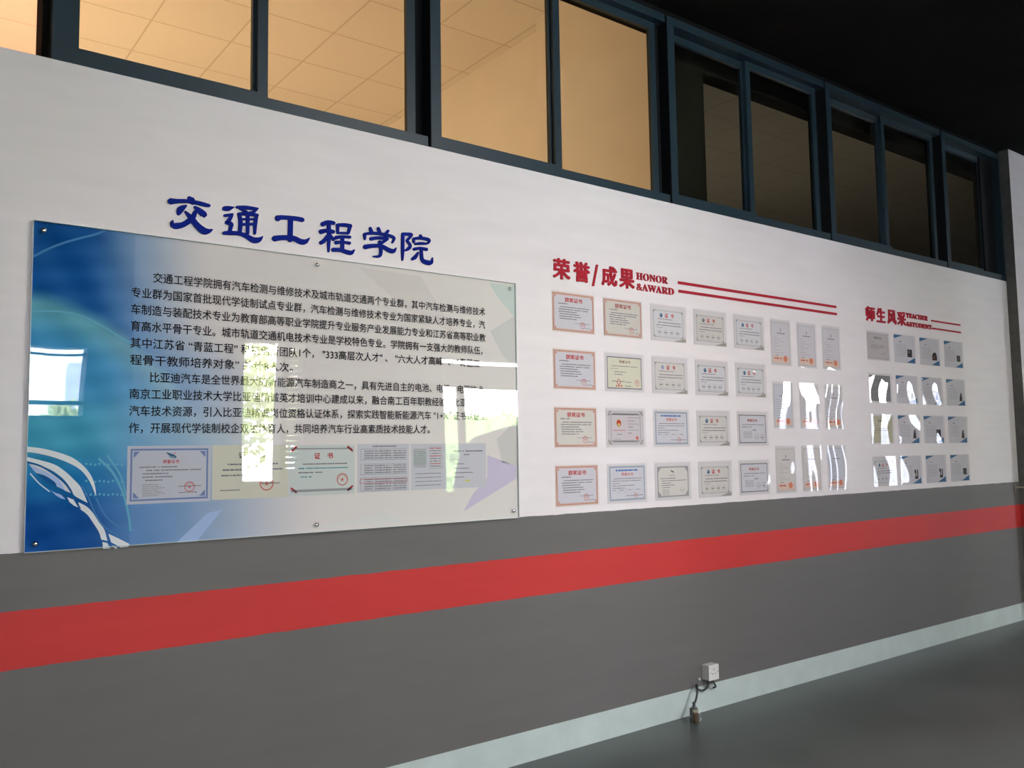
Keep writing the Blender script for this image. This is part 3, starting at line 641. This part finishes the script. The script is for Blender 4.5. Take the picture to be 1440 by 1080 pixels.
def emblem_cert():
    m = MB(); paper(m, PAPG); m.rect(.014, AW - .014, .012, AH - .012, pm('paper_rose', (.64, .58, .60)), Y1); m.frame(.014, AW - .014, .012, AH - .012, .002, SILV, Y2); m.frame(.034, AW - .034, .030, AH - .030, .004, SILV, Y2)
    for (cx, cz, dx, dz) in ((.014, .012, 1, 1), (AW - .014, .012, -1, 1), (.014, AH - .012, 1, -1), (AW - .014, AH - .012, -1, -1)):
        for q in (.018, .026): m.stroke([(cx, cz + q * dz, .003), (cx + q * dx, cz, .003)], DARKB if q > .02 else OCH, Y2 - .0002)
    m.rect(.05, AW - .05, AH - .034, AH - .024, SILV, Y2); m.rect(.05, AW - .05, .024, .032, SILV, Y2)
    m.disc(.095, .130, .0215, pm('emblem_red', (.55, .06, .03)), Y2, 20, .9); m.disc(.095, .122, .008, GOLD, Y2 - .0002, 12, 1.3); m.ring(.095, .130, .021, .003, GOLD, Y2 - .0002, sx=.9)
    textline(m, .05, .145, .090, .004, SEALR, Y2); textline(m, .08, .12, .068, .006, INKP, Y2); textline(m, .06, .11, .040, .003, INKP, Y2)
    for k, w in enumerate((.10, .05, .085, .04, .08, .03)): textline(m, .165, .165 + w, .160 - .017 * k, .004, INKG if k % 2 else INKP, Y2)
    m.disc(.235, .048, .011, pm('stamp_red', (.70, .20, .16)), Y2, 12); return m.mesh('emblem_paper')
def blue_border():
    m = MB(); paper(m, PAPG); m.rect(.012, AW - .010, .010, AH - .010, pm('border_greyblue', (.42, .46, .50)), Y1); m.rect(.022, AW - .020, .020, AH - .020, PAPW, Y1 - .00015)
    m.frame(.018, AW - .016, .016, AH - .016, .0016, BLUEB, Y2)
    textline(m, .062, .235, .176, .009, STRB, Y2, 0); m.text('荣誉证书', SEALR, x0=.105, x1=.195, z0=.146, z1=.163, y=Y2, bold=.02)
    for k, (a, b_) in enumerate(((.045, .262), (.035, .255), (.035, .09), (.035, .21), (.035, .13))): textline(m, a, b_, .131 - .013 * k, .0035, INKG, Y2)
    for k in range(4): textline(m, .035 + .06 * k, .06 + .06 * k, .068, .005, INKP, Y2); m.ring(.085 + .053 * k, .062, .011, .0012, INKP, Y2)
    textline(m, .14, .27, .036, .0035, INKG, Y2); seal(m, .212, .036, .0145, SEALR, Y2); return m.mesh('blue_border_paper')
def silver_border():
    m = MB(); paper(m, PAPG); m.rect(.018, AW - .016, .014, AH - .020, SILV, Y1)
    m.poly([(.05, .022), (AW - .05, .022), (AW - .024, .05), (AW - .024, AH - .055), (AW - .05, AH - .028), (.05, AH - .028), (.026, AH - .055), (.026, .05)], pm('paper_warm', (.72, .67, .62)), Y1 - .00015)
    m.stroke([(.128, .168, .003), (.142, .160, .008), (.156, .158, .004), (.154, .150, .003)], DARKB, Y2); m.text('荣誉证书', INKG, x0=.115, x1=.165, z0=.133, z1=.142, y=Y2)
    for k, (a, b_) in enumerate(((.045, .17), (.055, .262), (.055, .13), (.05, .16), (.06, .12))): textline(m, a, b_, .121 - .013 * k, .004, INKG, Y2)
    for k in range(5): textline(m, .055, .115, .056 - .007 * k, .003, INKP, Y2)
    m.ring(.225, .050, .014, .0012, INKP, Y2); textline(m, .20, .25, .05, .003, INKP, Y2); return m.mesh('silver_paper')
def patent(pc, foot=True):
    w, h = AH, .300
    m = MB(); paper(m, PAPG, w, h); m.rect(.008, w - .008, .008, h - .014, pc, Y1); m.frame(.010, w - .010, .010, h - .016, .002, SILV, Y2)
    if foot: m.rect(.016, w - .016, .016, .060, pm('patent_peach', (.78, .58, .48)), Y1 - .00015); m.disc(.150, .045, .021, pm('patent_stamp', (.72, .25, .16)), Y2, 18); textline(m, .03, .11, .045, .010, SEALR, Y2); textline(m, .04, .08, .066, .004, INKG, Y2)
    m.stroke([(.102, .222, .002), (.108, .236, .007), (.112, .246, .003)], INKG, Y2); textline(m, .066, .150, .212, .006, INKG, Y2)
    for k in range(8): textline(m, .03, .06 + .08 * ((k * 7) % 5) / 4, .188 - .015 * k, .0025, INKP, Y2)
    return m.mesh('patent_paper')
SBL = pm('corner_blue', (.07, .18, .34)); SPG = pm('student_page', (.70, .67, .71))
def student(kind):
    m = MB(); paper(m, SPG); m.poly([(0, AH), (0, AH - .030), (.13, AH)], SBL, Y1); m.poly([(AW, 0), (AW, .044), (AW - .125, 0)], SBL, Y1)
    textline(m, .075, .105, .158, .007, INKG, Y1); 
    for k in range(7): textline(m, .03, .17, .136 - .014 * k, .003, INKP, Y1)
    pc = pm('photo_dark', (.045, .04, .04)); ph = pm('photo_mid', (.16, .15, .14))
    if kind == 0: m.rect(.185, .255, .045, .105, pc, Y1); m.rect(.195, .225, .075, .098, ph, Y2)
    elif kind == 1: m.rect(.185, .26, .04, .085, pc, Y1); m.poly([(.19, .085), (.255, .085), (.24, .105), (.205, .10)], pc, Y1); m.rect(.20, .235, .05, .075, pm('photo_brown', (.16, .09, .06)), Y2)
    elif kind == 2: m.rect(.20, .26, .05, .10, pc, Y1); m.rect(.215, .228, .055, .09, ph, Y2); m.rect(.235, .248, .06, .095, ph, Y2)
    elif kind == 3: m.poly([(.205, .035), (.26, .035), (.25, .10), (.225, .105)], ph, Y1); m.rect(.215, .24, .04, .08, pc, Y2)
    else: m.rect(.20, .225, .08, .105, pc, Y1); m.rect(.205, .25, .035, .055, pc, Y1); m.rect(.235, .255, .055, .105, ph, Y2); m.rect(.21, .225, .05, .08, ph, Y1)
    return m.mesh('student_page')
def plain_page(pc, bc):
    m = MB(); paper(m, PAPG); m.rect(.010, AW - .008, .008, AH - .012, pc, Y1); m.frame(.010, AW - .008, .008, AH - .012, .003, bc, Y2)
    m.text('荣誉证书', INKG, x0=.095, x1=.20, z0=.155, z1=.174, y=Y2, bold=.02)
    textline(m, .04, .10, .13, .004, INKP, Y2); textline(m, .06, .25, .108, .004, INKG, Y2); textline(m, .04, .22, .094, .004, INKG, Y2); textline(m, .04, .15, .08, .003, INKP, Y2); m.ring(.22, .048, .014, .0015, INKP, Y2); textline(m, .2, .25, .05, .003, INKP, Y2)
    return m.mesh('plain_paper')
film = clear('plastic_film', (.965, .960, .965), 1.5)
def sleeve(seed, w, h, amp, tilt=(0, 0)):
    "thin plastic sleeve, bulging and curling away from the sheet by up to amp metres"
    rg = random.Random(seed); x0, x1, z0, z1 = -.006, w + .006, -.005, h + .006; n, k = 22, 18
    ph = [rg.uniform(0, 6.28) for _ in range(6)]; fx = [rg.uniform(.6, 1.5), rg.uniform(1.2, 2.6)]; fz = [rg.uniform(.5, 1.3), rg.uniform(1.0, 2.2)]
    def d(u, v):
        a = .5 + .5 * math.sin(math.pi * fx[0] * 2 * u + ph[0] + 1.2 * math.sin(math.pi * fz[0] * v + ph[1]))
        c = .5 + .5 * math.sin(math.pi * fz[1] * v + ph[2] + 1.5 * math.sin(math.pi * fx[1] * u * .7 + ph[3]))
        return .0012 + amp * (.62 * a + .38 * c) + amp * (tilt[0] * u + tilt[1] * v)
    bm = bmesh.new(); R = []
    for layer in (0, 1):
        G = [[bm.verts.new((x0 + (x1 - x0) * i / n, (-.0032 - d(i / n, j / k)) if layer == 0 else -.0002, z0 + (z1 - z0) * j / k)) for i in range(n + 1)] for j in range(k + 1)] if layer == 0 else None
        if G: R.append(G)
    for j in range(k):
        for i in range(n):
            f = bm.faces.new((R[0][j][i], R[0][j][i + 1], R[0][j + 1][i + 1], R[0][j + 1][i])); f.smooth = True
    me = bpy.data.meshes.new('plastic_sleeve'); bm.to_mesh(me); bm.free(); me.materials.append(film)
    return me
SL = {}
def place(name, pmesh, x, ztop, w, h, label, group, seed, amp, tilt=(0, 0)):
    root = tag(empty(name, (x, 0, ztop - h)), label, 'certificate', group)
    p_ = bpy.data.objects.new('paper', pmesh); C.objects.link(p_); p_.parent = root
    q = bpy.data.objects.new('plastic_sleeve', sleeve(seed, w, h, amp, tilt)); C.objects.link(q); q.parent = root
    return root
COLX = [2.904, 3.272, 3.642, 4.013, 4.389]; ROWT = [2.368, 2.061, 1.753, 1.446]
oA = award_orange(PAPW); oB = award_orange(pm('paper_ivory', (.68, .64, .58)), pm('heading_dark', (.40, .08, .06)), True); oC = award_orange(pm('paper_eggshell', (.72, .68, .62)))
gA = globe_cert(pm('paper_cool', (.72, .70, .72))); gB = globe_cert(pm('paper_buff', (.69, .645, .61)), pm('globe_grey', (.16, .18, .20))); gC = globe_cert(pm('paper_linen', (.71, .665, .63)), pm('globe_pale', (.40, .40, .58))); gD = globe_cert(pm('paper_linen', ()))
dA = dark_border(PAPW); dB = dark_border(pm('paper_lemon', (.74, .71, .56)), True); eA = emblem_cert(); bA = blue_border(); sA = silver_border()
ROWN = ['top row', 'second row', 'third row', 'bottom row']; ORD = ['first', 'second', 'third', 'fourth', 'fifth']
AWARDS = [[('orange', oA), ('faded', oB), ('globe', gA), ('greyglobe', gB), ('globe', gA)], [('orange', oA), ('lemon', dB), ('paleglobe', gC), ('globe', gA), ('globe', gA)],
          [('orange', oC), ('emblem', eA), ('blue', bA), ('globe', gD), ('dark', dA)], [('orange', oA), ('blue', bA), ('silver', sA), ('globe', gD), ('dark', dA)]]
DESC = {'orange': 'white award certificate with orange border and red heading', 'faded': 'faded ivory award certificate with peach border', 'globe': 'certificate with blue globe logo and four round seals', 'greyglobe': 'certificate with grey globe logo and four round seals',
        'paleglobe': 'certificate with pale lilac globe logo and four round seals', 'lemon': 'yellowish certificate with dark border and red seals', 'emblem': 'grey certificate with round red emblem and diagonal corners', 'blue': 'certificate with grey-blue border and blue top line',
        'silver': 'cream certificate with silver cut-corner border', 'dark': 'white certificate with thin dark border and two seals'}
AMP = {(0, 0): .001, (1, 4): .006, (2, 3): .005, (3, 3): .005, (1, 3): .004, (3, 4): .004, (2, 4): .003}
for r in range(4):
    for c in range(5):
        k, pmsh = AWARDS[r][c]
        place('award_certificate', pmsh, COLX[c], ROWT[r], AW, AH, '%s, %s, %s column of awards' % (DESC[k], ROWN[r], ORD[c]), 'award certificates', 100 + r * 7 + c * 3, AMP.get((r, c), .0012))
pA = patent(pm('patent_grey', (.69, .655, .68))); pB = patent(pm('patent_warm', (.71, .66, .63))); pC = patent(pm('patent_blue', (.64, .64, .70)), True)
PT = [2.369, 1.954, 1.533]; PXs = [4.762, 5.05, 5.340]; PAM = [[.0012, .0012, .0015], [.004, .0055, .008], [.0015, .006, .0075]]; PM = [[pA, pA, pA], [pC, pA, pA], [pB, pB, pC]]
PL = ['left', 'middle', 'right']; PR = ['top', 'middle', 'bottom']
for r in range(3):
    for c in range(3):
        lab = 'tall patent sheet with red foot stamp, %s one in the %s row of three' % (PL[c], PR[r])
        if PAM[r][c] > .005: lab = 'tall patent sheet under rippled shiny plastic, %s one in the %s row' % (PL[c], PR[r])
        place('patent_certificate', PM[r][c], PXs[c], PT[r], AH, .300, lab, 'tall patent certificates', 300 + r * 11 + c * 5, PAM[r][c])
SX = [5.905, 6.281, 6.660, 7.045]; ST = [2.376, 2.062, 1.757, 1.447]
sp0 = plain_page(pm('paper_mauve', (.60, .55, .55)), pm('border_mauve', (.42, .30, .30))); spd = plain_page(pm('paper_dark', (.27, .27, .27)), pm('border_black', (.08, .08, .08))); spy = plain_page(pm('paper_olive', (.60, .56, .40)), pm('border_olive', (.45, .42, .28)))
st = [student(k) for k in range(5)]
STU = [[(sp0, 'pinkish-grey award page'), (st[0], 0), (st[1], 0), (st[2], 0)], [(spd, 'dark grey award page'), (st[3], 0), (st[3], 0), (st[3], 0)], [(spy, 'olive-yellow award page'), (st[3], 0), (st[0], 0), (st[3], 0)], [(gA, 'globe-logo certificate'), (st[4], 0), (st[4], 0), (st[2], 0)]]
SAM = [[.001, .001, .001, .001], [.005, .006, .007, .005], [.005, .007, .007, .006], [.006, .006, .005, .003]]
for r in range(4):
    for c in range(4):
        ms, d = STU[r][c]
        lab = '%s, %s, leftmost sheet under the TEACHER heading' % (d, ROWN[r]) if d else 'student page with blue corner triangles and small photo, %s, %s column under TEACHER heading' % (ROWN[r], ORD[c])
        place('student_certificate' if not d else 'teacher_certificate', ms, SX[c], ST[r], .303, AH, lab, 'teacher and student sheets', 500 + r * 13 + c * 7, SAM[r][c])

# ------------------------------------------------------------------ socket, plug and cables
wp = mat('socket_white', (.72, .69, .66), .35, .5); wpg = mat('socket_side', (.66, .63, .60), .45, .4); slot = mat('slot_dark', (.02, .02, .02), .6)
sock = tag(empty('wall_socket', (3.985, 0, .184)), 'white surface-mounted power socket box low on the grey wall', 'socket')
m = MB(); m.box(0, .086, -.048, 0, 0, .086, wpg); bx = m.build('box', sock)
md = bx.modifiers.new('bevel', 'BEVEL'); md.width = .003; md.segments = 2
m = MB(); m.box(-.001, .087, -.057, -.048, -.001, .087, wp); fp = m.build('face_plate', sock)
md = fp.modifiers.new('bevel', 'BEVEL'); md.width = .003; md.segments = 3
m = MB()
for (a, b_, w, h) in ((.043, .060, .004, .010), (.030, .036, .009, .004), (.056, .036, .009, .004)): m.box(a - w / 2, a + w / 2, -.0576, -.056, b_ - h / 2, b_ + h / 2, slot)
m.build('socket_slot', sock)
for x in (.010, .076):
    m = MB(); m.lathe([(.0035, -.056), (.0035, -.0582), (.001, -.0586)], chrome, o=(x, 0, .043), n=12); m.build('screw', sock)
cab = mat('cable_dark', (.035, .04, .038), .5, .4); cabg = mat('cable_grey', (.30, .32, .30), .5, .3)
PC = (3.80, -.10)   # plug position on the floor
m = MB(); m.tube([(4.035, -.03, .185), (4.045, -.04, .160), (4.07, -.03, .135), (4.075, -.008, .122)], .0055, cab)
tag(m.build('short_cable'), 'short dark cable stub hanging below the right side of the white socket', 'cable')
m = MB(); m.tube([(4.015, -.02, .185), (4.005, -.03, .150), (3.965, -.022, .128), (3.915, -.02, .150), (3.895, -.04, .178), (3.855, -.08, .168), (3.82, -.10, .125), (3.80, -.10, .098)], .0058, cab)
tag(m.build('power_cable'), 'dark cable looping from the white socket down to the brown plug', 'cable')
m = MB(); m.tube([(3.99, -.012, .155), (4.02, -.012, .140), (4.05, -.012, .118)], .0018, cabg)
tag(m.build('cable_tie'), 'thin pale tie strip on the skirting beneath the white socket', 'tie')
m = MB(); m.lathe([(.0045, 0), (.0085, -.003), (.0085, -.010), (.005, -.015)], wp, o=(3.955, 0, .190), n=16); m.box(3.953, 3.957, -.016, -.010, .188, .192, chrome)
tag(m.build('cable_clip'), 'small round white cable clip left of the socket box', 'clip')
plug = tag(empty('industrial_plug', (PC[0], PC[1], 0)), 'brown and steel plug standing on the floor against the pale skirting', 'plug')
br_ = mat('plug_brown', (.085, .048, .026), .4, .5, .2, 30); brs = mat('plug_cream', (.33, .29, .20), .5, .4); gm = mat('plug_gunmetal', (.06, .07, .065), .4, .5)
m = MB(); m.lathe([(.016, 0), (.021, .004), (.022, .02), (.0225, .050), (.0215, .056)], br_, 'Z'); m.build('body', plug)
m = MB(); m.lathe([(.0225, .056), (.0235, .060), (.0235, .068), (.020, .072)], brs, 'Z'); m.build('collar', plug)
m = MB(); m.lathe([(.0205, .070), (.017, .080), (.010, .086), (.0075, .098), (.0095, .100), (.0095, .108), (.006, .110)], gm, 'Z'); m.build('gland', plug)
m = MB(); m.box(-.030, -.022, -.007, .007, .0, .075, gm); m.box(-.034, -.028, -.004, .004, .030, .042, chrome); m.box(-.030, -.012, -.006, .006, .072, .082, gm); m.build('clamp', plug)
m = MB(); m.tube([(.012, -.020, .004), (.024, -.026, .015), (.026, -.022, .035), (.014, -.018, .050)], .0022, chrome); m.build('wire_bail', plug)
m = MB(); m.tube([(8.247, -.05, 1.145), (8.20, -.02, 1.148), (8.165, -.012, 1.150), (8.155, -.006, 1.165)], .006, brs); m.tube([(8.155, -.008, 1.172), (8.15, -.012, 1.14), (8.148, -.012, 1.105)], .005, brs)
tag(m.build('wall_hook_cable'), 'short cream cable stub tied at the wall corner beside the pillar', 'cable')

# ------------------------------------------------------------------ outdoors beyond the openings
def leafcards(m, i, n, rg, pos, s0, s1):
    for k in range(n):
        a = Vector(pos(rg)); s = rg.uniform(s0, s1); u = Vector((rg.gauss(0, 1), rg.gauss(0, 1), rg.gauss(0, 1))).normalized() * s; v = u.orthogonal().normalized() * s * .6
        f = m.bm.faces.new([m.bm.verts.new(a + q) for q in (u, v, -u, -v)]); f.material_index = i
gnd = mat('sunlit_paving', (.60, .58, .55), .8, .2, .12, .7); m = MB(); m.box(-70, 90, -90, SOUTH - .3, -.2, -.05, gnd); struct(m.build('ground_outside'))
lawn = mat('lawn', (.24, .30, .13), .9, .1, .3, 3); m = MB(); m.box(9, 60, -26, -13, -.05, .25, lawn); struct(m.build('lawn_outside'))
bw = mat('pale_facade', (.80, .79, .78), .7, .2, .04, 2); wd = mat('facade_window', (.22, .24, .34), .3, .5)
m = MB(); m.box(-6, 12, -34, -30, -.1, 14, bw)
for k in range(6):
    for j in range(3): m.box(-5.6 + k * 2.9, -5.0 + k * 2.9, -30, -29.95, 3.2 + j * 3.4, 5.2 + j * 3.4, wd)
struct(m.build('building_outside'))
leaf = mat('sunlit_leaves', (.44, .46, .20), .6, .3, .45, 2.5); bark = mat('bark', (.10, .075, .05), .9)
hl = mat('hedge_leaves', (.24, .33, .13), .6, .3, .4, 3); m = MB(); i = m.mi(hl)
m.box(11.3, 17.5, -15.3, -14.3, -.05, 2.40, hl); leafcards(m, i, 1500, random.Random(8), lambda r: (r.uniform(11.2, 17.6), r.uniform(-15.3, -14.1), r.uniform(.2, 2.55)), .05, .12)
struct(m.build('hedge_outside'))
m = MB(); yw = mat('yard_wall_paint', (.30, .31, .35), .8, .2, .1, 2); m.box(20, 44, -12.8, -12.4, -.1, 2.7, yw); m.box(20, 44, -12.85, -12.35, 2.7, 2.8, bw)
for k in range(5): m.box(24 + k * 3.1, 25.2 + k * 3.1, -12.42, -12.38, .9, 2.2, wd)
struct(m.build('yard_wall_outside'))
def tree(x, y, h, r, seed):
    rg = random.Random(seed); root = struct(empty('tree_outside', (x, y, -.05)))
    m = MB(); m.lathe([(.16, 0), (.11, h * .4), (.05, h * .8)], bark, 'Z'); m.build('trunk', root)
    m = MB(); i = m.mi(leaf)
    for k in range(1500):
        a = Vector((rg.gauss(0, 1), rg.gauss(0, 1), rg.gauss(0, 1))).normalized() * r * rg.uniform(.25, 1); a.z = a.z * 1.15 + h * .62
        s = rg.uniform(.07, .17); u = Vector((rg.gauss(0, 1), rg.gauss(0, 1), rg.gauss(0, 1))).normalized() * s; v = u.orthogonal().normalized() * s * .6
        f = m.bm.faces.new([m.bm.verts.new(a + q) for q in (u, v, -u, -v)]); f.material_index = i
    m.build('foliage', root)
for t in ((8.6, -14.5, 4.4, 1.5, 1), (10.2, -16.5, 5.2, 1.9, 2), (7.6, -18.5, 5.0, 1.8, 3), (18.6, -17.0, 4.8, 1.7, 4), (1.4, -15.5, 2.6, .9, 5), (3.6, -17.5, 2.9, 1.0, 6)): tree(*t)
